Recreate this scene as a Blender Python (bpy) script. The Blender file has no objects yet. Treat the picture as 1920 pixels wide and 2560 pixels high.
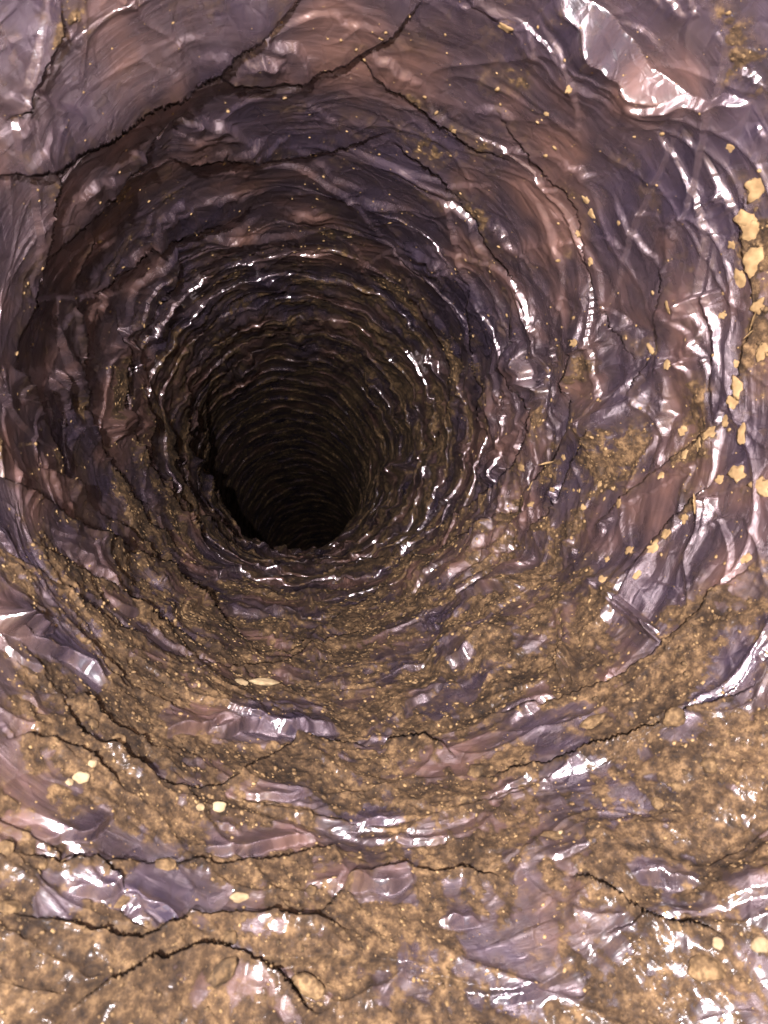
import bpy, math, random
import numpy as np
from mathutils import Vector, Matrix

random.seed(7)
rng = np.random.default_rng(7)
sc = bpy.context.scene
COL = sc.collection
R = 0.10                      # duct radius in metres; everything below is in radii until it is built
F = 1884.0                    # lens focal length in photograph pixels
PW, PH = 1920.0, 2560.0

# ------------------------------------------------------------------ camera, world, light, exposure
cam_d = bpy.data.cameras.new('camera')
cam = bpy.data.objects.new('camera', cam_d); COL.objects.link(cam)
cam_d.sensor_fit = 'VERTICAL'; cam_d.sensor_height = 24.0
cam_d.lens = 24.0 * F / PH
cam_d.clip_start = 0.003; cam_d.clip_end = 50
cam.location = (0, 0, 0); cam.rotation_euler = (math.radians(90), 0, 0)
cam_d.dof.use_dof = True; cam_d.dof.focus_distance = 0.45; cam_d.dof.aperture_fstop = 18.0
sc.camera = cam

w = bpy.data.worlds.new('World'); sc.world = w; w.use_nodes = True
w.node_tree.nodes['Background'].inputs['Color'].default_value = (0.0, 0.0, 0.0, 1)
w.node_tree.nodes['Background'].inputs['Strength'].default_value = 0.0

ld = bpy.data.lights.new('phone_flash', 'POINT')
ld.energy = 44.0; ld.color = (1.0, 0.95, 0.96); ld.shadow_soft_size = 0.0035
lo = bpy.data.objects.new('phone_flash', ld); COL.objects.link(lo)
lo.location = (-0.028, -0.190, 0.036)

sc.view_settings.view_transform = 'Standard'; sc.view_settings.look = 'None'
sc.view_settings.exposure = 0.0; sc.view_settings.gamma = 1.0
sc.cycles.max_bounces = 5; sc.cycles.diffuse_bounces = 2; sc.cycles.glossy_bounces = 4
sc.cycles.sample_clamp_indirect = 4.0

PITCH = 0.50                  # length of duct per turn of the wire, in radii
# ------------------------------------------------------------------ noise
_perm = rng.permutation(4096).astype(np.int64)
_grad = rng.normal(size=(4096, 3)); _grad /= np.linalg.norm(_grad, axis=1)[:, None]; _grad = _grad.astype(np.float32)

def _h(ix, iy, iz):
    return _perm[(_perm[(_perm[ix & 4095] + iy) & 4095] + iz) & 4095]

def pnoise(x, y, z):
    x = np.asarray(x, np.float32); y = np.asarray(y, np.float32); z = np.asarray(z, np.float32)
    x, y, z = np.broadcast_arrays(x, y, z)
    xi = np.floor(x).astype(np.int64); yi = np.floor(y).astype(np.int64); zi = np.floor(z).astype(np.int64)
    xf = x - xi; yf = y - yi; zf = z - zi
    u = xf*xf*xf*(xf*(xf*6-15)+10); v = yf*yf*yf*(yf*(yf*6-15)+10); t = zf*zf*zf*(zf*(zf*6-15)+10)
    out = 0
    for dx in (0, 1):
        wx = u if dx else 1-u
        for dy in (0, 1):
            wy = v if dy else 1-v
            for dz in (0, 1):
                wz = t if dz else 1-t
                g = _grad[_h(xi+dx, yi+dy, zi+dz)]
                out = out + wx*wy*wz*(g[..., 0]*(xf-dx)+g[..., 1]*(yf-dy)+g[..., 2]*(zf-dz))
    return out*1.5

def sm(x, a, b):
    t = np.clip((x-a)/(b-a), 0, 1); return t*t*(3-2*t)

def tri(x):
    return np.abs((x % 1.0)*2-1)*2-1

# ------------------------------------------------------------------ the duct's bent axis (in radii)
KY = np.array([-2.2, 0.0, 1.2, 2.04, 3.26, 4.8, 6.5, 9.56, 12.5, 15.5, 18.5, 22.0, 26.0])
KX = np.array([0.30, 0.20, 0.08, -0.04, -0.34, -0.50, -0.72, -1.20, -1.42, -1.50, -1.50, -1.20, -0.60])
KZ = np.array([0.10, 0.16, 0.24, 0.32, 0.42, 0.53, 0.56, 0.42, -0.10, -0.75, -1.60, -3.0, -5.0])

def spline(kx, ky, x):
    n = len(kx); h = np.diff(kx); d = np.diff(ky)/h
    m = np.zeros(n); m[0] = d[0]; m[-1] = d[-1]
    m[1:-1] = (d[:-1]*h[1:]+d[1:]*h[:-1])/(h[1:]+h[:-1])
    i = np.clip(np.searchsorted(kx, x)-1, 0, n-2)
    t = (x-kx[i])/h[i]
    return ((2*t**3-3*t*t+1)*ky[i]+(t**3-2*t*t+t)*h[i]*m[i]+(-2*t**3+3*t*t)*ky[i+1]+(t**3-t*t)*h[i]*m[i+1])

_ty = np.linspace(-2.2, 26, 1500)
_ax = spline(KY, KX, _ty); _az = spline(KY, KZ, _ty)
_k = np.hanning(41); _k /= _k.sum()
def _smooth(v):
    p = np.concatenate([v[0]+(v[0]-v[1:21][::-1]), v, v[-1]+(v[-1]-v[-21:-1][::-1])]); return np.convolve(p, _k, 'valid')
_ax = _smooth(_ax); _az = _smooth(_az)
_dx = np.gradient(_ax, _ty); _dz = np.gradient(_az, _ty)

def frame(y):
    cx = np.interp(y, _ty, _ax); cz = np.interp(y, _ty, _az)
    dx = np.interp(y, _ty, _dx); dz = np.interp(y, _ty, _dz)
    L = np.sqrt(1+dx*dx+dz*dz)
    T = np.stack([dx/L, 1/L, dz/L], -1)
    # U = X axis made perpendicular to T, V = U x T  (roughly +Z)
    U = np.stack([1-T[..., 0]**2, -T[..., 0]*T[..., 1], -T[..., 0]*T[..., 2]], -1)
    U /= np.linalg.norm(U, axis=-1)[..., None]
    V = np.cross(U, T)
    return np.stack([cx, y, cz], -1), T, U, V

def falloff_flare(y):
    """the stretched mouth of the duct is wider than its run: about twice the radius at its near end"""
    yy = np.maximum(y, 0.8); e = np.maximum(0, 10.0-yy)
    return 1+0.115*e*e/(e+1.5)/yy

def surf(y, th, h, ds):
    """point on the duct wall: y nominal depth, th angle (0 right, 90 deg up), h inward offset, ds offset along the axis"""
    C, T, U, V = frame(y)
    G = falloff_flare(y)[..., None]  # near-end widening, shaped for more even light along the wall
    rr = (1-h)[..., None]*G
    return C*G + T*ds[..., None]*G + U*(np.cos(th)[..., None]*rr) + V*(np.sin(th)[..., None]*rr)

# ------------------------------------------------------------------ where a sight line meets the plain duct
_ga = np.linspace(math.log(0.75), math.log(22), 520); _gt = np.linspace(-math.pi, math.pi, 721)[:-1]
_GA, _GT = np.meshgrid(_ga, _gt, indexing='ij')
_P = surf(np.exp(_GA), _GT, np.zeros_like(_GA), np.zeros_like(_GA))
_PX = PW/2 + F*_P[..., 0]/_P[..., 1]; _PY = PH/2 - F*_P[..., 2]/_P[..., 1]

def locate(px, py):
    """(a, theta) of the duct wall seen at a photograph pixel; the nearest wall wins"""
    d2 = (_PX-px)**2+(_PY-py)**2
    tol = np.maximum(9.0, (F/np.exp(_GA)*0.012))**2
    rows = np.where((d2 < tol*2.2).any(axis=1))[0]
    if len(rows):
        r0 = rows[0]; seg = d2[r0:r0+14]
        i, j = np.unravel_index(np.argmin(seg), seg.shape); i += r0
    else:
        i, j = np.unravel_index(np.argmin(d2), d2.shape)
    return _ga[i], _gt[j]

# ------------------------------------------------------------------ folds of the film: (points, width, steepness, raised lip overlap)
K = []
def crack(pts, w=55, k=0.42, ov=0.055):
    K.append((pts, w, k, ov))
crack([(-60,455),(0,420),(110,365),(231,289),(324,231),(417,179),(498,136),(579,64),(625,35),(712,0),(790,-50)], 120, .55, .10)
crack([(490,165),(579,168),(640,160),(741,168),(810,139),(903,110),(960,75),(1040,20),(1070,-30)], 90, .35, .05)
crack([(520,236),(475,266),(400,307),(324,394),(231,480),(156,561),(87,642),(64,694),(52,747),(17,845),(0,870),(35,969),(93,1079),(127,1165),(150,1223),(191,1270),(260,1322),(324,1368),(370,1408),(405,1432),(492,1495)], 80, .5, .050)
crack([(150,0),(116,64),(52,162),(23,243),(0,290)], 80, .3, .05)
crack([(118,370),(110,440),(87,532),(72,625),(66,690)], 50, .35, .05)
crack([(225,500),(214,579),(190,637),(165,683),(160,740),(185,798),(176,853),(170,928),(163,970)], 55, .35, .05)
crack([(1000,335),(960,324),(870,345),(764,367),(694,385),(625,370),(555,365),(480,382),(405,394)], 75, .35, .04)
crack([(640,507),(550,527),(480,555),(417,579),(347,605),(289,654),(231,706),(191,764)], 60, .35, .05)
crack([(445,600),(417,683),(359,758),(300,833)], 50, .32, .04)
crack([(278,752),(284,853),(286,922),(272,1003),(284,1050),(324,1148),(370,1229),(417,1293),(492,1362),(521,1391)], 60, .45, .07)
crack([(125,800),(139,853),(150,928),(174,992),(208,1102),(260,1183),(312,1287),(370,1345),(451,1391)], 50, .4, .062)
crack([(-60,1160),(0,1206),(58,1246),(116,1299),(174,1356),(249,1397),(324,1426),(405,1466),(474,1518),(538,1565),(602,1605),(650,1620)], 80, .5, .08)
crack([(0,910),(35,969),(80,1040)], 50, .3, .05)
crack([(80,1165),(150,1215),(205,1250)], 35, .3, .03)
crack([(60,1350),(116,1397),(191,1449),(255,1484),(289,1518),(359,1565),(451,1600),(492,1628)], 60, .3, .035)
crack([(345,930),(348,1040),(342,1120),(370,1200),(430,1270),(490,1320),(560,1370),(610,1390)], 40, .4, .062)
crack([(405,1010),(410,1130),(420,1200),(460,1270),(545,1335),(600,1375)], 32, .4, .062)
crack([(450,900),(450,1130),(485,1200),(530,1270),(580,1330)], 28, .4, .062)
crack([(510,950),(503,1170),(530,1270),(573,1327),(640,1362),(690,1375)], 26, .45, .05)
crack([(150,1750),(191,1735),(231,1804),(266,1833),(324,1862),(382,1874)], 50, .3, .04)
crack([(150,1700),(150,1740),(173,1839),(278,1920),(347,1955),(405,1985),(509,1994),(579,1966),(660,1915),(735,1879),(830,1880),(960,1870)], 75, .5, .05)
crack([(127,2163),(197,2180),(249,2215),(295,2253)], 60, .35, .05)
crack([(1417,2204),(1498,2233),(1562,2262),(1597,2308),(1678,2343),(1770,2360),(1850,2380)], 80, .4, .045)
crack([(1200,1945),(1336,1929),(1423,1903),(1516,1868),(1591,1839),(1700,1800),(1920,1700)], 65, .4, .05)
crack([(950,1875),(1090,1875),(1145,1905)], 40, .4, .05)
crack([(-50,1350),(0,1370),(80,1440),(190,1520),(300,1600),(430,1665),(560,1690),(690,1690),(800,1640),(960,1560)], 70, .5, .03)
crack([(0,2290),(120,2330),(200,2370),(330,2390),(450,2340),(560,2310),(640,2320),(740,2350),(900,2360)], 90, .45, .06)
crack([(140,2560),(240,2500),(400,2440),(520,2420),(630,2440),(720,2500),(800,2560)], 90, .45, .07)
crack([(760,2350),(850,2260),(940,2210),(1100,2200),(1270,2210)], 70, .4, .04)
crack([(0,2140),(80,2160),(190,2190),(300,2180),(480,2170),(640,2180),(780,2150),(900,2140)], 60, .35, .04)
crack([(0,1850),(80,1860),(190,1900),(300,1985)], 50, .3, .04)
# right-hand side: long ridges lit from the left
crack([(960,340),(1035,375),(1130,440),(1180,510),(1240,610),(1300,695),(1303,760)], 60, .4, .03)
crack([(1230,240),(1340,380),(1440,480),(1462,560),(1478,640),(1500,720),(1560,840),(1620,930)], 60, .4, .02)
crack([(1180,690),(1192,760),(1193,830),(1196,910),(1218,950),(1222,1010),(1205,1060),(1230,1110)], 40, .5, .05)
crack([(1290,720),(1283,800),(1285,900),(1320,985),(1355,1040),(1330,1120),(1270,1200),(1200,1260),(1090,1330)], 45, .5, .03)
crack([(1440,800),(1460,900),(1440,980),(1440,1080),(1400,1160),(1320,1230),(1200,1330),(1090,1400),(980,1440)], 50, .45, .03)
crack([(1816,1050),(1712,1125),(1637,1189),(1560,1250),(1480,1340)], 60, .35, .02)
crack([(1575,1040),(1500,1110),(1440,1170),(1390,1280),(1300,1340)], 50, .35, .02)
crack([(1930,1374),(1770,1507),(1683,1600),(1568,1692),(1450,1740),(1300,1790),(1180,1800)], 70, .45, .02)
crack([(1793,1200),(1730,1264),(1660,1327),(1625,1374),(1590,1443)], 60, .35, .02)
crack([(1000,700),(1075,770),(1130,880),(1150,960),(1130,1050),(1090,1130),(1050,1180)], 36, .4, .03)
crack([(880,130),(950,180),(1040,250),(1160,330),(1300,400)], 80, .4, .02)
crack([(1660,640),(1670,740),(1665,840),(1600,960),(1590,1000)], 50, .3, .02)
crack([(1860,450),(1870,640),(1900,800),(1850,950),(1830,1050)], 70, .3, .02)
crack([(740,1460),(860,1430),(1000,1400),(1100,1370)], 50, .3, .02)
crack([(700,1660),(800,1600),(900,1520),(1010,1450)], 50, .4, .03)
crack([(640,1650),(720,1665),(830,1620),(940,1550)], 30, .4, .02)

# bright billows: (x, y, half length, half width, tilt in degrees (0 = along x, + = up to the right), slope)
B = [(1580,90,210,90,-55,1.3),(1750,225,130,40,-15,1.0),(560,300,120,22,-25,.9),(230,440,80,20,25,.7),(90,225,110,25,-3,.5),
     (720,110,120,35,-25,.5),(330,600,70,22,28,.8),(420,520,60,18,20,.8),(560,480,80,16,10,.7),(1000,150,80,26,-42,.6),
     (1190,560,110,26,-62,.8),(1345,930,90,45,-75,1.0),(1730,740,60,22,4,1.0),(1720,905,60,16,5,.8),(40,1580,70,45,-20,1.),
     (130,1650,150,60,-35,.5),(250,1900,110,22,-38,1.),(400,1960,110,16,-22,.8),(500,1840,110,35,10,.6),(690,1850,150,50,0,.6),
     (200,2090,100,22,8,.8),(640,2130,170,28,8,.7),(280,2290,110,32,-12,.9),(420,2330,100,26,-5,.8),(260,2490,110,16,25,1.),
     (790,2500,100,18,-38,1.),(1660,2200,80,34,-12,1.),(900,2260,120,40,18,.8),(1150,2330,50,24,5,1.),(1290,2510,60,12,5,1.),
     (1240,1500,80,35,12,.9),(1190,1660,90,26,22,.8),(1340,1790,60,22,25,.9),(1640,1590,14,50,8,.9),(1420,1700,16,70,5,.7),
     (1040,1780,80,20,30,.8),(590,745,70,9,12,.9),(480,760,80,10,22,.9),(300,850,12,60,15,.6),(470,705,60,9,10,.8),
     (200,1440,120,24,-38,.9),(330,1560,110,20,-30,.8),(620,1560,100,26,-8,.7),(120,950,14,60,8,.6),(255,1090,18,50,-20,.6),
     (1250,1200,40,35,40,.9),(1080,880,90,12,-45,.8),(980,790,80,10,-35,.8),(1130,660,50,14,-50,.7),(1460,410,50,12,-20,.9),
     (1780,1250,16,60,-10,.6),(1690,1480,60,10,-35,.7),(960,2060,90,20,0,.7),(700,2010,140,20,8,.6),(1550,780,60,14,-40,.6)]

# ------------------------------------------------------------------ prepare folds in wall coordinates
def prep_lines():
    out = []
    for pts, wd, k, ov in K:
        q = []
        for (x0, y0), (x1, y1) in zip(pts[:-1], pts[1:]):
            n = max(1, int(math.hypot(x1-x0, y1-y0)/28))
            for i in range(n):
                t = i/n; q.append((x0+(x1-x0)*t+random.uniform(-3, 3), y0+(y1-y0)*t+random.uniform(-3, 3)))
        q.append(pts[-1])
        at = []
        for x, y in q:
            a, t = locate(min(max(x, -60), PW+60), min(max(y, -60), PH+60))
            at.append([a, t])
        at = np.array(at); at[:, 1] = np.unwrap(at[:, 1])
        # drop points that fell through an occluding edge
        keep = [0]
        for i in range(1, len(at)):
            if abs(at[i, 0]-at[keep[-1], 0]) < 0.22 and abs(at[i, 1]-at[keep[-1], 1]) < 0.4: keep.append(i)
        at = at[keep]
        if len(at) > 4:
            s = at.copy(); s[1:-1] = (at[:-2]+2*at[1:-1]+at[2:])/4; at = s
        if len(at) > 1: out.append((at, wd, k, ov))
    return out
LINES = prep_lines()
BUMPS = []
for x, y, hl, hw, ang, k in B:
    if y > 1500: hl *= 1.25; hw *= 1.15; k *= 1.15
    a0, t0 = locate(x, y)
    ca, sa = math.cos(math.radians(ang)), math.sin(math.radians(ang))
    a1, t1 = locate(x+ca*20, y-sa*20)
    dt = (t1-t0+math.pi) % (2*math.pi)-math.pi
    L = math.hypot(a1-a0, dt) or 1
    if L > 0.4: continue
    BUMPS.append((a0, t0, (a1-a0)/L, dt/L, hl, hw, k))

NB = len(BUMPS)
rb = np.random.default_rng(23)
for i in range(430):
    a0 = rb.uniform(math.log(1.15), math.log(7.5)); t0 = rb.uniform(-math.pi, math.pi)
    rgt = math.cos(t0) > 0.2 and math.sin(t0) < 0.6
    sl = rb.normal(0, 0.55 if rgt else 0.28)
    hl = rb.uniform(22, 80)*(0.7 if rgt else 1.0); hw = rb.uniform(3, 13)*(1.2 if rgt else 1)
    BUMPS.append((a0, t0, math.sin(sl), math.cos(sl), hl, hw, rb.uniform(.6, 1.2)))

for i in range(75):
    a0 = rb.uniform(math.log(1.05), math.log(4.6)); t0 = rb.uniform(-math.pi, math.pi); sl = rb.normal(0, 0.38)
    BUMPS.append((a0, t0, math.sin(sl), math.cos(sl), rb.uniform(110, 240), rb.uniform(5, 15), rb.uniform(.8, 1.3)))

# ------------------------------------------------------------------ dust: heavy along the floor, patches elsewhere
DP = [(100,1500,170,.9),(60,2000,200,.8),(1500,1130,130,.7),(1560,1480,160,.45),(1650,1650,220,.6),(1850,700,110,.5),(1850,1050,160,.5),
      (1150,1450,160,.6),(1000,1650,240,.9),(1450,2000,300,.9),(800,2000,300,.9),(1000,900,150,.55),(1050,1100,120,.35),(1200,620,60,.6),
      (300,460,50,.6),(400,440,60,.5),(560,720,60,.3),(160,40,80,.6),(1050,60,80,.6),(1850,150,90,.4),(1900,450,70,.6),(480,1450,120,.6),
      (900,2450,300,.9),(1600,2400,300,.9),(250,2500,300,.9),(140,800,50,.5),(1330,380,120,.35),(1500,900,60,.5),(1800,2500,250,.9),
      (1350,1350,150,.6),(700,1550,150,.7),(1400,1620,140,.6),(40,690,40,.4),(1250,1330,120,.6),(280,1230,90,.3),(1750,1850,200,.8),(1880,620,110,.72),(1900,850,100,.7),(1870,1250,120,.65),(1900,1600,160,.85),(1830,2150,200,.9),(1780,300,90,.45)]
DPL = [(*locate(x, y), r, wt) for x, y, r, wt in DP]

def fields(a, th):
    """inward height, axial shift and dust cover for arrays of (a, theta)"""
    y = np.exp(a); c = np.cos(th); s = np.sin(th)
    rp = F/y                                         # photograph pixels per radian of wall
    deep = sm(y, 2.9, 5.0)
    near = 1-deep
    # turns of the wire
    wob = 0.18*pnoise(c*2.2, s*2.2, y*0.9)+0.10*pnoise(c*5+9, s*5, y*1.6)
    phi = y/PITCH + th/(2*math.pi) + wob
    turn = np.floor(phi)
    sc_ = pnoise(th*3.2, turn*7.31, 3.3)*0.30 + 0.16*np.abs(np.sin(th*(3.5+(turn*0.618 % 1)*2)+turn*1.3)) + pnoise(c*11, s*11, turn*3.1)*0.10
    phs = phi + sc_*(0.35+0.4*deep)
    fr = phs-np.floor(phs)
    # a steep front facing the mouth, a rounded crest, then a long slack back; on the left the crest leans over the hollow
    rise = np.maximum(0.05, 1.5*0.0026*y/PITCH)
    saw = np.clip(fr/rise, 0, 1)*(1-np.clip((fr-rise)/(1-rise), 0, 1))**1.15
    mod = np.clip(0.65+1.4*pnoise(c*3.2+4, s*3.2, turn*1.7+phi*0.2), 0.15, 1.5)
    calm = 1-0.62*near*sm(c, 0.45, -0.25)*sm(s, -0.75, -0.25)-0.35*near*sm(s, 0.2, 0.8)
    calm = np.clip(calm, 0.3, 1)
    amp = (0.012*near*calm+0.018*deep)*mod
    h = amp*saw
    ds = -PITCH*rise*(0.25+0.55*deep)*np.clip(fr/rise, 0, 1)*sm(fr, 0.45, 0.10)
    # crossing folds, running slantwise across the turns
    u = y; v = th
    wrp = pnoise(c*2+7, s*2, u*0.8)
    f1 = np.abs(pnoise(v*1.6+u*1.1+3, u*2.6-v*.8, c*1.2)); f2 = np.abs(pnoise(v*2.4-u*1.7, u*3.1+v*1.1, s*1.2+9))
    seamless = sm(np.abs(np.abs(th)-math.pi), 0.0, 0.25)
    h = h + seamless*(np.exp(-f1*22)*0.010+np.exp(-f2*22)*0.008)*calm
    # crumpling: flat facets between sharp creases, stronger on the right and the floor
    right = sm(c, -0.10, 0.70)*sm(s, 0.80, 0.15)*(0.30+0.60*sm(y, 1.9, 3.0))
    rough = 0.10+1.15*right+0.42*sm(-s, 0.2, 0.9)+0.10*sm(y, 3.2, 5)
    rough = rough*(0.55+0.9*sm(pnoise(c*2.1, s*2.1+5, u*1.1), -0.3, 0.4))
    cr = 0
    r2 = np.random.default_rng(11)
    wa_ = pnoise(c*1.6, s*1.6, u*1.2)*0.5; wb_ = pnoise(c*1.6+5, s*1.6, u*1.2+7)*0.5
    for i in range(13):
        fq = 0.9*1.22**i
        al = r2.uniform(-0.75, 0.75) if i % 3 else r2.uniform(0.9, 1.5)
        q = fq*((u+wa_)*math.cos(al)+(th+wb_)*math.sin(al)*1.1)+r2.uniform(0, 5)
        m = sm(pnoise(c*2.7+i*5, s*2.7, u*1.4+i*2), -0.15, 0.25)
        cr = cr + tri(q)*m*0.34/fq**1.0
    rough = 0.03+0.95*right+0.24*sm(-s, 0.25, 0.9)
    rough = rough*(0.45+1.0*sm(pnoise(c*2.1, s*2.1+5, u*1.1), -0.2, 0.35))
    rough = rough*sm(np.abs(np.abs(th)-math.pi), 0.05, 0.6)
    h = h + cr*0.115*rough*(1-0.55*deep)
    # wandering ridges along the hoop direction
    r1 = 1-np.abs(pnoise(c*1.5+2, s*1.5, y*4.2+wrp))*2.6
    r2_ = 1-np.abs(pnoise(c*2.6, s*2.6+2, y*7.5+wrp*2))*2.6
    h = h + (np.clip(r1, 0, 1)**4*0.004+np.clip(r2_, 0, 1)**4*0.002)*(0.4+rough*0.6)*calm
    # thread-thin creases of the film
    n_a = pnoise(c*1.3+5, s*1.3, y*6.5+wrp*1.5); n_b = pnoise(c*2.2+8, s*2.2, y*11+wrp*3); n_c = pnoise(c*6+1, s*6, y*3.5)
    h = h + (0.45+0.55*sm(y, 1.8, 3.2))*(np.exp(-np.abs(n_a)/0.035)*0.0060+np.exp(-np.abs(n_b)/0.03)*0.0035)*sm(pnoise(c*4, s*4+6, y*3), -0.35, 0.3) + np.exp(-np.abs(n_c)/0.03)*0.004*sm(pnoise(c*3+9, s*3, y*2.5), 0.0, 0.3)
    clean = np.zeros(len(a), np.float32); trail = np.zeros(len(a), np.float32)
    # measured folds
    for at, wd, k, ov in LINES:
        wa = 1.6*wd
        amin, amax = at[:, 0].min(), at[:, 0].max(); tm = at[:, 1].mean()
        tt = (th-tm+math.pi) % (2*math.pi)-math.pi+tm
        mrg = wa/(F/math.exp(amax))+0.02
        idx = np.nonzero((a > amin-mrg) & (a < amax+mrg) & (tt > at[:, 1].min()-mrg) & (tt < at[:, 1].max()+mrg))[0]
        if not len(idx): continue
        A = a[idx]; TT = tt[idx]; best = np.full(len(idx), 1e9, np.float32); sg = np.zeros(len(idx)); pos = np.zeros(len(idx))
        seg = np.diff(at, axis=0); ln = np.hypot(seg[:, 0], seg[:, 1]); cum = np.concatenate([[0], np.cumsum(ln)]); tot = cum[-1]
        nsum = 0
        for i in range(len(seg)):
            if ln[i] < 1e-6: continue
            dx, dy = seg[i]/ln[i]; pa = A-at[i, 0]; pt = TT-at[i, 1]
            t = np.clip(pa*dx+pt*dy, 0, ln[i])
            ex = pa-t*dx; ey = pt-t*dy; d = ex*ex+ey*ey
            mk = d < best
            best = np.where(mk, d, best); sg = np.where(mk, np.sign(dx*pt-dy*pa), sg); pos = np.where(mk, cum[i]+t, pos)
            nsum += -dy*(-1)*ln[i]        # sign of the cross product one step nearer the lens (pa = -1)
        if nsum < 0: sg = -sg
        rpi = rp[idx]; yy = y[idx]
        d = np.sqrt(best)*rpi*sg           # + on the lens side
        d = d+4.0*pnoise(pos*38, wd*1.3, k*11)+1.5*pnoise(TT*150, A*150, k*5)
        endt = sm(pos, 0, 0.16*tot)*sm(tot-pos, 0, 0.16*tot)
        wv = 1+0.45*pnoise(pos*9+wd, wd*1.7, k*31)
        # slope k on the lens side, sharp drop on the far side, lip pushed over the drop
        H = min(ov, 0.080)*0.56*wv*endt*(0.60+0.13*yy)*(1+0.25*sm(yy, 2.2, 3.0)+0.45*sm(np.sin(TT), -0.1, 0.3)*sm(-np.cos(TT), -0.3, 0.2)*(1-sm(yy, 2.2, 2.8)))
        jag = 1+0.35*pnoise(pos*70+wd, wd*3.3, k*17)
        prof = np.where(d > 0, np.exp(-np.abs(d)/(wd*0.7)), -0.55*jag*np.exp(-np.abs(d)/(5+wd*0.12)))
        h[idx] += H*prof
        trail[idx] = np.maximum(trail[idx], endt*np.exp(-((d-9)/11)**2))
        ds[idx] += ov*yy*0.30*sm(yy, 1.5, 2.4)*endt*np.where(d > 0, np.exp(-np.abs(d)/14.), 0)
    # lens-shaped folds: a front that stands up facing the mouth, tapering to points, with a long slack back
    for bi, (a0, t0, da, dtt, hl, hw, k) in enumerate(BUMPS):
        tt = (th-t0+math.pi) % (2*math.pi)-math.pi
        back = 34+1.6*hw
        m = 1.15*max(hl, back*2.2)*math.exp(a0)/F
        idx = np.nonzero((np.abs(a-a0) < m) & (np.abs(tt) < m))[0]
        if not len(idx): continue
        pa = (a[idx]-a0)*rp[idx]; pt = tt[idx]*rp[idx]
        uu = (pa*da+pt*dtt)/hl; vv = pa*-dtt+pt*da
        if -dtt < 0: vv = -vv
        vv = vv + (0.55*hw+4)*pnoise(uu*1.6+a0*9, t0*5, 1.5)+(0.05*min(hw, 20)+2)*pnoise(uu*5+a0*9, t0*5, 4.5) + 0.22*hl*(uu*uu-0.3)*math.sin(a0*37+t0*11)
        tp = np.clip(1-uu*uu, 0, 1)**0.8*(0.75+0.4*pnoise(uu*3, a0*21, t0*13))
        hh = k*(hw+3)*math.exp(a0)/F*1.25
        fr_ = np.clip((vv+1.5)/(4.5+0.10*hw), 0, 1)**0.8
        h[idx] += hh*tp*fr_*np.where(vv > 0, np.exp(-vv/back*1.6)*(1-sm(vv, back*1.2, back*2.2)), 1)
        clean[idx] = np.maximum(clean[idx], (1.0 if bi < NB else 0.45)*tp*sm(vv, -0.5*hw-4, 0)*(1-sm(vv, hw*0.7+4, hw*2.0+20)))
    # dust cover
    dn = 0.63*sm(-s, 0.22, 0.75)*sm(y, 9, 2.5)
    for a0, t0, r, wt in DPL:
        tt = (th-t0+math.pi) % (2*math.pi)-math.pi
        g = np.exp(-(((a-a0)**2+tt**2)*rp*rp)/(r*r))
        dn = np.maximum(dn, wt*0.72*g)
    dn = np.maximum(dn, 0.42*sm(y, 3.2, 5.5)+0.20*sm(c, 0.1, 0.8)*sm(y, 3.8, 5.5))
    dn = dn + 0.16*saw*(1-dn) - 0.10
    dn = dn + trail*0.26
    pn = pnoise(c*3, s*3, y*5.5)*0.75+pnoise(c*11, s*11, y*6.0)*0.35+pnoise(c*25, s*25, y*13.0)*0.34+pnoise(c*60, s*60, y*30.0)*0.24
    dust = np.clip(dn+pn*0.75, 0, 1)
    dust = np.clip(dust-0.48*clean, 0, 1)
    thick = sm(dust, 0.42, 0.62)
    gr = pnoise(c*90, s*90, y*50.)*0.0020+pnoise(c*45, s*45, y*26.)*0.0022+pnoise(c*17, s*17, y*9.)*0.003
    h = h + thick*(0.003+gr*near*1.3)
    return h, ds, dust, phi

# ------------------------------------------------------------------ materials
def new_mat(name):
    m = bpy.data.materials.new(name); m.use_nodes = True
    nt = m.node_tree; nt.nodes.clear(); return m, nt

def N(nt, t, **kw):
    n = nt.nodes.new(t)
    for k, v in kw.items(): setattr(n, k, v)
    return n

def ramp(nt, fac, stops):
    r = N(nt, 'ShaderNodeValToRGB'); e = r.color_ramp.elements
    while len(e) < len(stops): e.new(0.5)
    for i, (p, c) in enumerate(stops):
        e[i].position = p; e[i].color = (*c, 1) if len(c) == 3 else c
    nt.links.new(fac, r.inputs[0]); return r

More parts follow.
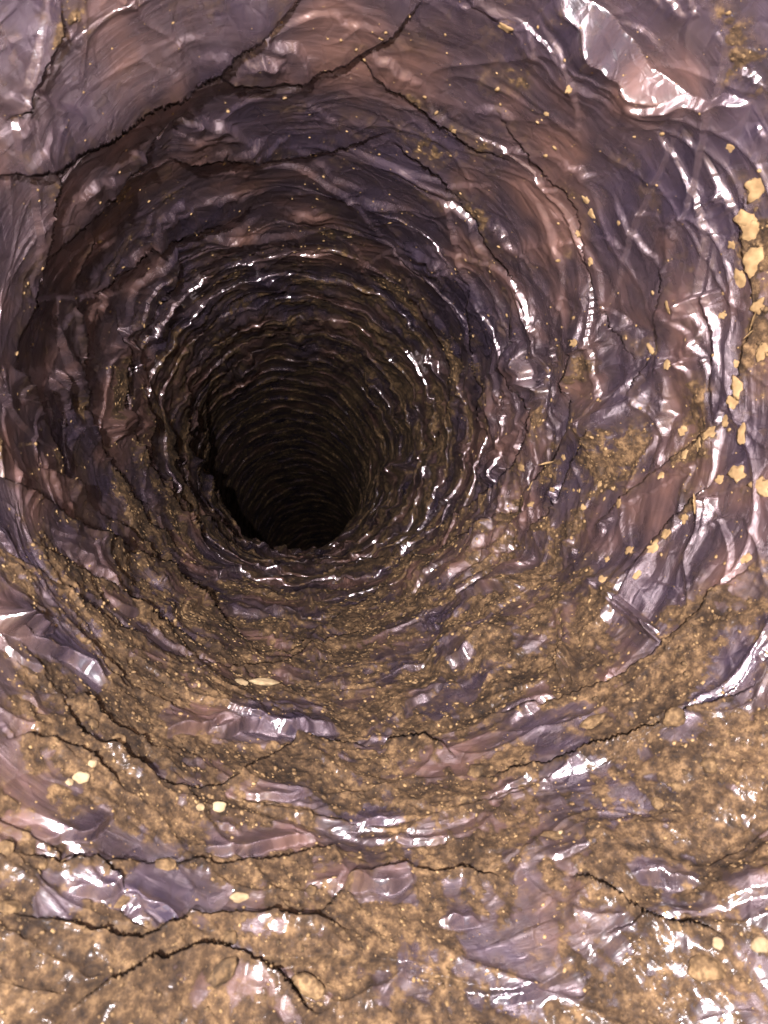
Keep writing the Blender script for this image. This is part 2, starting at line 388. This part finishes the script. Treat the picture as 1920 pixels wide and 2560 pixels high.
def foil_material():
    m, nt = new_mat('dusty_metallised_film'); L = nt.links.new
    out = N(nt, 'ShaderNodeOutputMaterial')
    uv = N(nt, 'ShaderNodeAttribute', attribute_name='wall'); du = N(nt, 'ShaderNodeAttribute', attribute_name='dust')
    tc = N(nt, 'ShaderNodeTexCoord')
    def noise(vec, scale, detail=3, rough=0.5, sc3=(1, 1, 1), dist=0.0):
        mp = N(nt, 'ShaderNodeMapping'); mp.inputs['Scale'].default_value = sc3; L(vec, mp.inputs['Vector'])
        n = N(nt, 'ShaderNodeTexNoise'); n.inputs['Scale'].default_value = scale; n.inputs['Detail'].default_value = detail
        n.inputs['Roughness'].default_value = rough; n.inputs['Distortion'].default_value = dist
        L(mp.outputs[0], n.inputs['Vector']); return n
    O = tc.outputs['Object']
    W = uv.outputs['Vector']                       # (along the axis, round the hoop, 0) in radii
    # film colour: grey-mauve with coppery patches
    n1 = noise(O, 22, 3); n2 = noise(W, 3.0, 4, .6, (6, 0.7, 1), 0.4)
    tint = ramp(nt, n1.outputs[0], [(0.36, (0.034, 0.026, 0.042)), (0.50, (0.046, 0.032, 0.038)), (0.64, (0.110, 0.062, 0.052))])
    tone = ramp(nt, n2.outputs[0], [(0.3, (0.50, 0.50, 0.54)), (0.7, (1.5, 1.42, 1.36))])
    fc = N(nt, 'ShaderNodeMix', data_type='RGBA', blend_type='MULTIPLY'); fc.inputs[0].default_value = 1
    L(tint.outputs[0], fc.inputs[6]); L(tone.outputs[0], fc.inputs[7])
    # fine relief: drawn streaks and tiny creases
    st = noise(W, 14, 4, .6, (5.5, 0.6, 1), .3)
    vo = N(nt, 'ShaderNodeTexVoronoi', feature='DISTANCE_TO_EDGE'); mp = N(nt, 'ShaderNodeMapping'); mp.inputs['Scale'].default_value = (95, 55, 95)
    nd = noise(O, 45, 2)
    mixv = N(nt, 'ShaderNodeVectorMath', operation='MULTIPLY_ADD'); mixv.inputs[1].default_value = (0.02, 0.02, 0.02)
    L(nd.outputs['Color'], mixv.inputs[0]); L(O, mixv.inputs[2]); L(mixv.outputs[0], mp.inputs[0]); L(mp.outputs[0], vo.inputs['Vector']); vo.inputs['Scale'].default_value = 1.0
    vmin = N(nt, 'ShaderNodeMath', operation='MINIMUM'); vmin.inputs[1].default_value = 0.12; L(vo.outputs['Distance'], vmin.inputs[0])
    b1 = N(nt, 'ShaderNodeBump'); b1.inputs['Distance'].default_value = 0.0005; b1.inputs['Strength'].default_value = 0.45; L(st.outputs[0], b1.inputs['Height'])
    b2 = N(nt, 'ShaderNodeBump'); b2.inputs['Distance'].default_value = 0.004; b2.inputs['Strength'].default_value = 0.28; L(vmin.outputs[0], b2.inputs['Height']); L(b1.outputs[0], b2.inputs['Normal'])
    film = N(nt, 'ShaderNodeBsdfPrincipled'); film.inputs['Metallic'].default_value = 0.15
    rr = ramp(nt, n1.outputs[0], [(0.35, (0.26,)*3), (0.7, (0.38,)*3)]); L(rr.outputs[0], film.inputs['Roughness'])
    L(fc.outputs[2], film.inputs['Base Color']); L(b2.outputs[0], film.inputs['Normal'])
    film.inputs['Coat Weight'].default_value = 0.6; film.inputs['Coat Roughness'].default_value = 0.09; film.inputs['Coat IOR'].default_value = 1.55; L(b2.outputs[0], film.inputs['Coat Normal'])
    gl = N(nt, 'ShaderNodeBsdfGlossy'); gl.inputs['Color'].default_value = (0.66, 0.59, 0.61, 1); gl.inputs['Roughness'].default_value = 0.125; L(b2.outputs[0], gl.inputs['Normal'])
    fm = N(nt, 'ShaderNodeMixShader'); gw = ramp(nt, du.outputs['Fac'], [(0.22, (0.25,)*3), (0.52, (0.06,)*3)]); L(gw.outputs[0], fm.inputs[0]); L(film.outputs[0], fm.inputs[1]); L(gl.outputs[0], fm.inputs[2])
    # dust
    g1 = noise(O, 300, 6, .70); g2 = noise(O, 1300, 3, .6); g3 = noise(O, 60, 3)
    dc = ramp(nt, g1.outputs[0], [(0.34, (0.014, 0.009, 0.0055)), (0.5, (0.048, 0.029, 0.0145)), (0.68, (0.145, 0.092, 0.046))])
    lowv = ramp(nt, g3.outputs[0], [(0.36, (0.45, 0.42, 0.41)), (0.62, (1.30, 1.26, 1.22))])
    dcm = N(nt, 'ShaderNodeMix', data_type='RGBA', blend_type='MULTIPLY'); dcm.inputs[0].default_value = 1; L(dc.outputs[0], dcm.inputs[6]); L(lowv.outputs[0], dcm.inputs[7])
    bd = N(nt, 'ShaderNodeBump'); bd.inputs['Distance'].default_value = 0.0012; bd.inputs['Strength'].default_value = 0.9; L(g1.outputs[0], bd.inputs['Height'])
    dust = N(nt, 'ShaderNodeBsdfPrincipled'); dust.inputs['Roughness'].default_value = 0.9; dust.inputs['Specular IOR Level'].default_value = 0.2
    L(dcm.outputs[2], dust.inputs['Base Color']); L(bd.outputs[0], dust.inputs['Normal'])
    # cover = dust attribute + broken edge
    ad = N(nt, 'ShaderNodeMath', operation='MULTIPLY_ADD'); ad.inputs[1].default_value = 0.55; L(g1.outputs[0], ad.inputs[0]); L(du.outputs['Fac'], ad.inputs[2])
    ad2 = N(nt, 'ShaderNodeMath', operation='MULTIPLY_ADD'); ad2.inputs[1].default_value = 0.35; L(g3.outputs[0], ad2.inputs[0]); L(ad.outputs[0], ad2.inputs[2])
    cv = ramp(nt, ad2.outputs[0], [(0.82, (0, 0, 0)), (0.97, (0.97,)*3)])
    # thin veil of dust on the whole film
    g4 = noise(W, 5, 4, .65, (3.5, 1.6, 1), .6)
    smr = N(nt, 'ShaderNodeMath', operation='MULTIPLY_ADD'); smr.inputs[1].default_value = 0.9; L(g4.outputs[0], smr.inputs[0]); L(du.outputs['Fac'], smr.inputs[2])
    sv = ramp(nt, smr.outputs[0], [(0.55, (0.02,)*3), (1.02, (0.58,)*3)])
    veil = N(nt, 'ShaderNodeMath', operation='MAXIMUM'); L(cv.outputs[0], veil.inputs[0]); L(sv.outputs[0], veil.inputs[1])
    mx = N(nt, 'ShaderNodeMixShader'); L(veil.outputs[0], mx.inputs[0]); L(fm.outputs[0], mx.inputs[1]); L(dust.outputs[0], mx.inputs[2])
    L(mx.outputs[0], out.inputs[0])
    return m

def dirt_material(name, c0, c1, c2, scale=600):
    m, nt = new_mat(name); L = nt.links.new
    out = N(nt, 'ShaderNodeOutputMaterial'); p = N(nt, 'ShaderNodeBsdfPrincipled')
    tc = N(nt, 'ShaderNodeTexCoord')
    n = N(nt, 'ShaderNodeTexNoise'); n.inputs['Scale'].default_value = scale; n.inputs['Detail'].default_value = 3
    n2 = N(nt, 'ShaderNodeTexNoise'); n2.inputs['Scale'].default_value = scale/6; n2.inputs['Detail'].default_value = 2
    geo = N(nt, 'ShaderNodeNewGeometry')
    L(geo.outputs['Position'], n.inputs[0]); L(geo.outputs['Position'], n2.inputs[0])
    av = N(nt, 'ShaderNodeMath', operation='MULTIPLY_ADD'); av.inputs[1].default_value = 0.5
    hf = N(nt, 'ShaderNodeMath', operation='MULTIPLY'); hf.inputs[1].default_value = 0.5; L(n2.outputs[0], hf.inputs[0]); L(n.outputs[0], av.inputs[0]); L(hf.outputs[0], av.inputs[2])
    r = ramp(nt, av.outputs[0], [(0.38, c0), (0.5, c1), (0.62, c2)])
    b = N(nt, 'ShaderNodeBump'); b.inputs['Distance'].default_value = 0.0008; b.inputs['Strength'].default_value = 0.6; L(n.outputs[0], b.inputs['Height'])
    L(r.outputs[0], p.inputs['Base Color']); L(b.outputs[0], p.inputs['Normal'])
    p.inputs['Roughness'].default_value = 0.85; p.inputs['Specular IOR Level'].default_value = 0.2
    L(p.outputs[0], out.inputs[0]); return m

M_FOIL = foil_material()
M_CRUMB = dirt_material('dry_dirt', (0.035, 0.022, 0.012), (0.085, 0.052, 0.025), (0.18, 0.115, 0.056))
M_MUD = dirt_material('dried_mud', (0.14, 0.088, 0.040), (0.20, 0.130, 0.060), (0.27, 0.18, 0.088), 300)
M_PALE = dirt_material('pale_grit', (0.16, 0.11, 0.06), (0.23, 0.17, 0.095), (0.30, 0.235, 0.14), 300)

# ------------------------------------------------------------------ the duct: one Empty, one mesh for each turn of film
def tagged(o, label=None, cat=None, group=None, kind=None):
    for k, v in (('label', label), ('category', cat), ('group', group), ('kind', kind)):
        if v: o[k] = v
    return o

def grid(a_arr, nt_):
    th = np.linspace(-math.pi, math.pi, nt_+1)[:-1]
    A, T = np.meshgrid(a_arr, th, indexing='ij')
    return A.ravel(), T.ravel()

def build_mesh(name, V, Q, attrs):
    me = bpy.data.meshes.new(name)
    me.vertices.add(len(V)); me.vertices.foreach_set('co', np.ascontiguousarray(V, np.float32).ravel())
    n = len(Q); me.loops.add(n*4); me.loops.foreach_set('vertex_index', np.ascontiguousarray(Q, np.int32).ravel())
    me.polygons.add(n); me.polygons.foreach_set('loop_start', np.arange(0, n*4, 4, dtype=np.int32)); me.polygons.foreach_set('loop_total', np.full(n, 4, np.int32))
    me.polygons.foreach_set('use_smooth', np.ones(n, bool))
    me.update(calc_edges=True)
    for k, v in attrs.items():
        if v.ndim == 1:
            at = me.attributes.new(k, 'FLOAT', 'POINT'); at.data.foreach_set('value', v.astype(np.float32))
        else:
            at = me.attributes.new(k, 'FLOAT_VECTOR', 'POINT'); at.data.foreach_set('vector', v.astype(np.float32).ravel())
    return me

duct = bpy.data.objects.new('flexible_duct', None); COL.objects.link(duct); duct.location = (0, 0, 0)
tagged(duct, 'inside of a crumpled grey mauve foil flexible duct curving down into darkness', 'air duct')

blocks = []
EDGE = [(-0.75, 0), ]
nearA = np.linspace(math.log(0.80), math.log(4.6), 590)
deepA = np.linspace(math.log(4.6), math.log(23.0), 700)
SAMP = {}
for nm, arr, nt_ in (('near', nearA, 1560), ('deep', deepA, 720)):
    A, T = grid(arr, nt_)
    h, ds, dust, phi = fields(A, T)
    P = surf(np.exp(A), T, h, ds)*R
    nr = len(arr)
    i = np.arange(nr-1)[:, None]; j = np.arange(nt_)[None, :]; j2 = (j+1) % nt_
    Q = np.stack([i*nt_+j, (i+1)*nt_+j, (i+1)*nt_+j2, i*nt_+j2], -1).reshape(-1, 4)
    wall = np.stack([np.exp(A), T, np.zeros_like(A)], -1)
    pid = np.floor(phi[Q[:, 0]]-0.02).astype(int)
    blocks.append((nm, P, Q, dust, wall, pid))
    SAMP[nm] = (P.reshape(nr, nt_, 3), dust.reshape(nr, nt_), arr, nt_)
# mouth end behind the lens: coarse, same film
yb = np.linspace(-2.0, 0.80, 60); thb = np.linspace(-math.pi, math.pi, 301)[:-1]
YB, TB = np.meshgrid(yb, thb, indexing='ij'); YB = YB.ravel(); TB = TB.ravel()
hb = 0.03*np.abs(np.sin(math.pi*(YB/PITCH+TB/(2*math.pi)))) + 0.03*pnoise(np.cos(TB)*4, np.sin(TB)*4, YB*4)
hb = hb*sm(0.80-YB, 0, 0.2) + fields(np.full_like(YB, math.log(0.80)), TB)[0]*(1-sm(0.80-YB, 0, 0.2))
PB = surf(YB, TB, hb, np.zeros_like(YB))*R
i = np.arange(59)[:, None]; j = np.arange(300)[None, :]; j2 = (j+1) % 300
QB = np.stack([i*300+j, (i+1)*300+j, (i+1)*300+j2, i*300+j2], -1).reshape(-1, 4)
blocks.append(('mouth', PB, QB, np.clip(0.3-0.5*np.sin(TB), 0, 1)*0.8, np.stack([YB, TB, TB*0], -1), np.full(len(QB), -99)))

def vertex_normals(P, Q):
    a = P[Q[:, 2]]-P[Q[:, 0]]; b = P[Q[:, 3]]-P[Q[:, 1]]; n = np.cross(a, b)
    out = np.zeros_like(P)
    for k in range(3):
        for c in range(4): out[:, k] += np.bincount(Q[:, c], n[:, k], len(P))
    out /= np.linalg.norm(out, axis=1)[:, None]+1e-12
    return out
for nm, P, Q, dust, wall, pid in blocks:
    nrm = vertex_normals(P, Q)
    if nm == 'near': NEAR_N = nrm
    if nm == 'deep': DEEP_N = nrm
    for k in np.unique(pid):
        q = Q[pid == k]
        u, inv = np.unique(q, return_inverse=True)
        me = build_mesh('film_turn', P[u], inv.reshape(-1, 4), {'dust': dust[u], 'wall': wall[u]})
        me.materials.append(M_FOIL)
        me.normals_split_custom_set_from_vertices(nrm[u].astype(np.float32))
        o = bpy.data.objects.new('mouth_lining' if nm == 'mouth' else 'pleat', me); COL.objects.link(o); o.parent = duct

# spring-steel helix that carries the film, just outside it
hy = np.arange(-1.9, 22.5, PITCH/40); hth = 0.9-2*math.pi*hy/PITCH
hp = surf(hy, (hth+math.pi) % (2*math.pi)-math.pi, np.full_like(hy, -0.11), np.zeros_like(hy))*R
cu = bpy.data.curves.new('wire_coil', 'CURVE'); cu.dimensions = '3D'; cu.bevel_depth = 0.0011; cu.bevel_resolution = 1
sp = cu.splines.new('POLY'); sp.points.add(len(hp)-1); sp.points.foreach_set('co', np.concatenate([hp, np.ones((len(hp), 1))], 1).ravel())
MW, nt = new_mat('spring_wire'); pw = N(nt, 'ShaderNodeBsdfPrincipled'); pw.inputs['Base Color'].default_value = (.35, .33, .31, 1); pw.inputs['Metallic'].default_value = 1; pw.inputs['Roughness'].default_value = .35
nt.links.new(pw.outputs[0], N(nt, 'ShaderNodeOutputMaterial').inputs[0]); cu.materials.append(MW)
cob = bpy.data.objects.new('tmp', cu); wme = bpy.data.meshes.new_from_object(cob); bpy.data.objects.remove(cob)
wo = bpy.data.objects.new('wire_coil', wme); COL.objects.link(wo); wo.parent = duct

# ------------------------------------------------------------------ dirt lying on the film
def ico(sub):
    import bmesh
    bm = bmesh.new(); bmesh.ops.create_icosphere(bm, subdivisions=sub, radius=1)
    v = np.array([x.co[:] for x in bm.verts]); f = np.array([[x.index for x in p.verts] for p in bm.faces]); bm.free(); return v, f
ICO1 = ico(1); ICO2 = ico(2); ICO3 = ico(3)

def tri_mesh(name, V, T, mat):
    me = bpy.data.meshes.new(name)
    me.vertices.add(len(V)); me.vertices.foreach_set('co', np.ascontiguousarray(V, np.float32).ravel())
    n = len(T); me.loops.add(n*3); me.loops.foreach_set('vertex_index', np.ascontiguousarray(T, np.int32).ravel())
    me.polygons.add(n); me.polygons.foreach_set('loop_start', np.arange(0, n*3, 3, dtype=np.int32)); me.polygons.foreach_set('loop_total', np.full(n, 3, np.int32))
    me.polygons.foreach_set('use_smooth', np.ones(n, bool)); me.update(calc_edges=True); me.materials.append(mat)
    return me

def basis(n):
    n = n/(np.linalg.norm(n)+1e-12); t = np.cross(n, [0.3, 1, 0.2]); t /= np.linalg.norm(t); return t, np.cross(n, t), n

def pebble(base, size, flat, seed, elong=1.0):
    v = base[0].copy(); r = np.random.default_rng(seed); o = r.uniform(0, 50, 3)
    v = v*(1+0.35*pnoise(v[:, 0]*1.3+o[0], v[:, 1]*1.3+o[1], v[:, 2]*1.3+o[2])[:, None]+0.12*pnoise(v[:, 0]*4+o[0], v[:, 1]*4+o[1], v[:, 2]*4+o[2])[:, None])
    return v*np.array([size*elong, size, size*flat])

NEAR_P = blocks[0][1]; ND = blocks[0][3]; NA = nearA; NTH = 1560
yv = NEAR_P[:, 1]/R
pxv = PW/2+F*NEAR_P[:, 0]/np.maximum(NEAR_P[:, 1], 1e-3); pyv = PH/2-F*NEAR_P[:, 2]/np.maximum(NEAR_P[:, 1], 1e-3)
inside = (pxv > -40) & (pxv < PW+40) & (pyv > -40) & (pyv < PH+40)

def scatter(count, lo, hi, mat, name, wfun, size_px=(2, 7), flat=.6):
    wgt = wfun(ND)*inside; wgt = wgt/wgt.sum()
    ids = rng.choice(len(wgt), count, p=wgt)
    temps = [pebble(ICO1, 1, flat, 100+i) for i in range(12)]
    Vs = []; Ts = []; off = 0; nb = len(ICO1[0])
    for c, k in enumerate(ids):
        s = size_px[0]+(size_px[1]-size_px[0])*rng.random()**3
        s = s*min(yv[k], 3.5)/F*R
        t, b, n = basis(NEAR_N[k]); v = temps[c % 12]; an = rng.uniform(0, 6.28); ca, sa = math.cos(an), math.sin(an)
        tt = t*ca+b*sa; bb = b*ca-t*sa; el = rng.uniform(.8, 1.7)
        inn = n if np.dot(n, NEAR_P[k]-np.array([np.interp(yv[k], _ty, _ax), yv[k], np.interp(yv[k], _ty, _az)])*R) < 0 else -n
        Vs.append(NEAR_P[k]+inn*s*flat*.35+(v[:, :1]*tt*el+v[:, 1:2]*bb+v[:, 2:]*inn)*s); Ts.append(ICO1[1]+off); off += nb
    o = bpy.data.objects.new(name, tri_mesh(name, np.concatenate(Vs), np.concatenate(Ts), mat)); COL.objects.link(o); return o

o = scatter(6500, 0, 0, M_CRUMB, 'dirt_crumbs', lambda d: sm(d, .40, .75), (1.2, 6.5), .4)
tagged(o, 'loose brown dirt crumbs covering the floor of the foil duct', 'dirt', kind='stuff')
o = scatter(3200, 0, 0, M_MUD, 'dust_specks', lambda d: 0.22+sm(d, .2, .4)*(1-sm(d, .55, .8))*1.2, (1.4, 5.5), .35)
tagged(o, 'tan dust specks sprinkled over the foil walls', 'dust', kind='stuff')

# single lumps that can be told apart
def wall_point(px, py):
    d = (pxv-px)**2+(pyv-py)**2
    c = np.nonzero(d < max(80.0, d.min()*1.5))[0]
    k = c[np.argmin(yv[c])]; n = NEAR_N[k]
    C = np.array([np.interp(yv[k], _ty, _ax), yv[k], np.interp(yv[k], _ty, _az)])*R
    if np.dot(n, NEAR_P[k]-C) > 0: n = -n
    return NEAR_P[k], n, yv[k]

def lump(name, px, py, rpx, mat, label, cat, group, flat=.25, elong=1.0, ang=0.0, seed=0):
    p, n, yy = wall_point(px, py)
    s = rpx*yy/F*R
    t = Vector((math.cos(ang), 0, math.sin(ang))); nv = Vector(n); t = (t-nv*t.dot(nv)).normalized(); b = nv.cross(t)
    fs = 1/max(0.42, abs(n[1]))                    # lumps seen at a slant spread further along the wall
    v = pebble(ICO3, s, flat, seed+3, elong)
    if mat is M_MUD:                                # a splash: ragged outline, thin
        an = np.arctan2(v[:, 1], v[:, 0]); rr_ = 0.85+0.50*pnoise(np.cos(an)*1.6+seed, np.sin(an)*1.6, seed*1.7)+0.16*pnoise(np.cos(an)*4+seed, np.sin(an)*4, seed*2.7)
        v[:, 0] *= rr_; v[:, 1] *= rr_; v[:, 2] *= 0.6
    depth_dir = Vector((0, 1, 0)); dv = (depth_dir-nv*depth_dir.dot(nv)); 
    me = tri_mesh(name, v, ICO3[1], mat)
    o = bpy.data.objects.new(name, me); COL.objects.link(o)
    o.matrix_world = Matrix(((t.x, b.x, nv.x, p[0]), (t.y, b.y, nv.y, p[1]), (t.z, b.z, nv.z, p[2]), (0, 0, 0, 1)))
    return tagged(o, label, cat, group)

ORD = ['topmost', 'second from the top', 'third from the top', 'fourth from the top', 'fifth from the top', 'sixth from the top', 'seventh from the top',
       'eighth from the top', 'ninth from the top', 'tenth from the top', 'eleventh from the top', 'twelfth from the top', 'thirteenth from the top', 'fourteenth from the top', 'fifteenth from the top', 'sixteenth from the top']
def family(name, pts, mat, phrase, cat, group, flat=.35, seed=0):
    pts = sorted(pts, key=lambda q: q[1])
    for i, q in enumerate(pts):
        x, y, r = q[:3]; el = q[3] if len(q) > 3 else 1.0; an = math.radians(q[4]) if len(q) > 4 else 0
        lump(name, x, y, r, mat, phrase % ORD[i], cat, group, flat, el, an, seed+i)

family('mud_splash', [(1822,376,13),(1892,475,34,1.2,60),(1863,556,24,1.3,5),(1871,590,24,1.2,80),(1828,619,12),(1875,665,28,1.4,75),(1845,700,20,1.6,-60),(1886,770,20),(1876,805,18,1.6,85),(1799,793,11,1.3,5),
                      (1866,842,15,1.3,20),(1900,880,18,1.5,55)], M_MUD, 'dried tan mud splash along the right edge, %s', 'mud splash', 'mud splashes along the right edge', .22, 10)
family('mud_splash', [(1834,910,12),(1834,969,18,1.8,85),(1828,1015,18,1.3,80),(1805,1050,18,1.3,30),(1770,1075,18,1.5,35),(1738,1105,14,1.6,40),(1698,1079,15,1.2,80),(1702,1135,10,1.8,40),(1649,1183,9,1.5,40),
                      (1845,1085,13,2.2,75),(1833,1183,22,1.4,-20),(1895,1215,26,1.5,-25),(1793,1203,14,1.4,15)], M_MUD, 'tan mud patch where two folds meet at the right, %s', 'mud splash', 'mud patches where two folds meet at the right', .22, 40)
family('mud_splash', [(1730,1264,18,1.5,45),(1706,1293,12,1.3,40),(1660,1327,14,1.3,60),(1625,1374,15,1.6,50),(1568,1368,13),(1515,1391,9),(1498,1443,12,1.3,20),(1590,1430,10,2,60),(1492,1206,10),(1451,1267,9),
                      (1539,1252,14),(1857,1397,13,1.5,10)], M_MUD, 'mud spot between slanting ridges on the right wall, %s', 'mud splash', 'mud spots between the slanting right ridges', .25, 70)
family('mud_splash', [(1365,292,8),(1134,336,8),(1423,234,11),(1463,509,11,1.3,70),(1472,538,12,1.3,80),(1440,587,10),(1475,660,8,1.4,80),(1539,561,9),(1663,775,9,1.8,80),(1432,865,11),(1660,910,14),(1622,880,8,2.4,-65)],
       M_MUD, 'round tan mud dot on the upper right foil, %s', 'mud splash', 'mud dots on the upper right foil', .3, 100)
family('mud_splash', [(1365,1151,16,1.8,8),(1400,1142,8),(1300,1165,10),(1327,1252,9),(1318,1210,8,1.5,30),(1370,1195,6),(1420,1050,6),(1375,1230,8)], M_MUD, 'small mud fleck below the bright crumpled film, %s', 'mud splash', 'mud flecks below the bright film', .3, 130)
family('dirt_clod', [(1189,1920,22),(1157,1990,9),(1643,2001,15),(1770,1909,18),(1689,1960,13),(1764,2412,34,1.3,10),(1680,1790,22,1.4,30),(1480,1795,18,2.2,18),(1390,2080,14,2.4,20),(1690,2310,12)], M_CRUMB,
       'brown dirt clod on the lower right duct floor, %s', 'dirt clod', 'dirt clods on the lower right floor', .5, 160)
family('dirt_clod', [(787,2221,14),(312,2256,13,2.4,15),(29,2267,16,2.2,10),(567,2429,24,1.9,35),(770,2458,24,1.8,-28),(417,2154,15,1.9,8),(579,2337,17,1.3,40),(116,2163,12),(17,2117,18),(610,2290,9),(300,1840,14,1.4,-40),(240,1810,14)],
       M_CRUMB, 'brown dirt clod on the lower left duct floor, %s', 'dirt clod', 'dirt clods on the lower left floor', .5, 190)
family('pale_pebble', [(208,1937,15,1.4,5),(235,1905,11),(180,1950,10),(509,2015,10),(550,2008,13,1.3,10),(607,1700,15,1.2,0),(660,1698,14,2.6,3),(605,2240,12,1.8,10),(1793,2354,14),(1897,2354,20,1.2,20),(1395,2075,9)],
       M_PALE, 'pale cream pebble among the brown dirt, %s', 'pebble', 'pale pebbles in the dirt', .6, 220)
lump('mud_drip', 1264, 78, 17, M_MUD, 'long tan mud drip hanging at the top, rounded at its lower end', 'mud drip', None, .3, 1.3, math.radians(-70), 250)
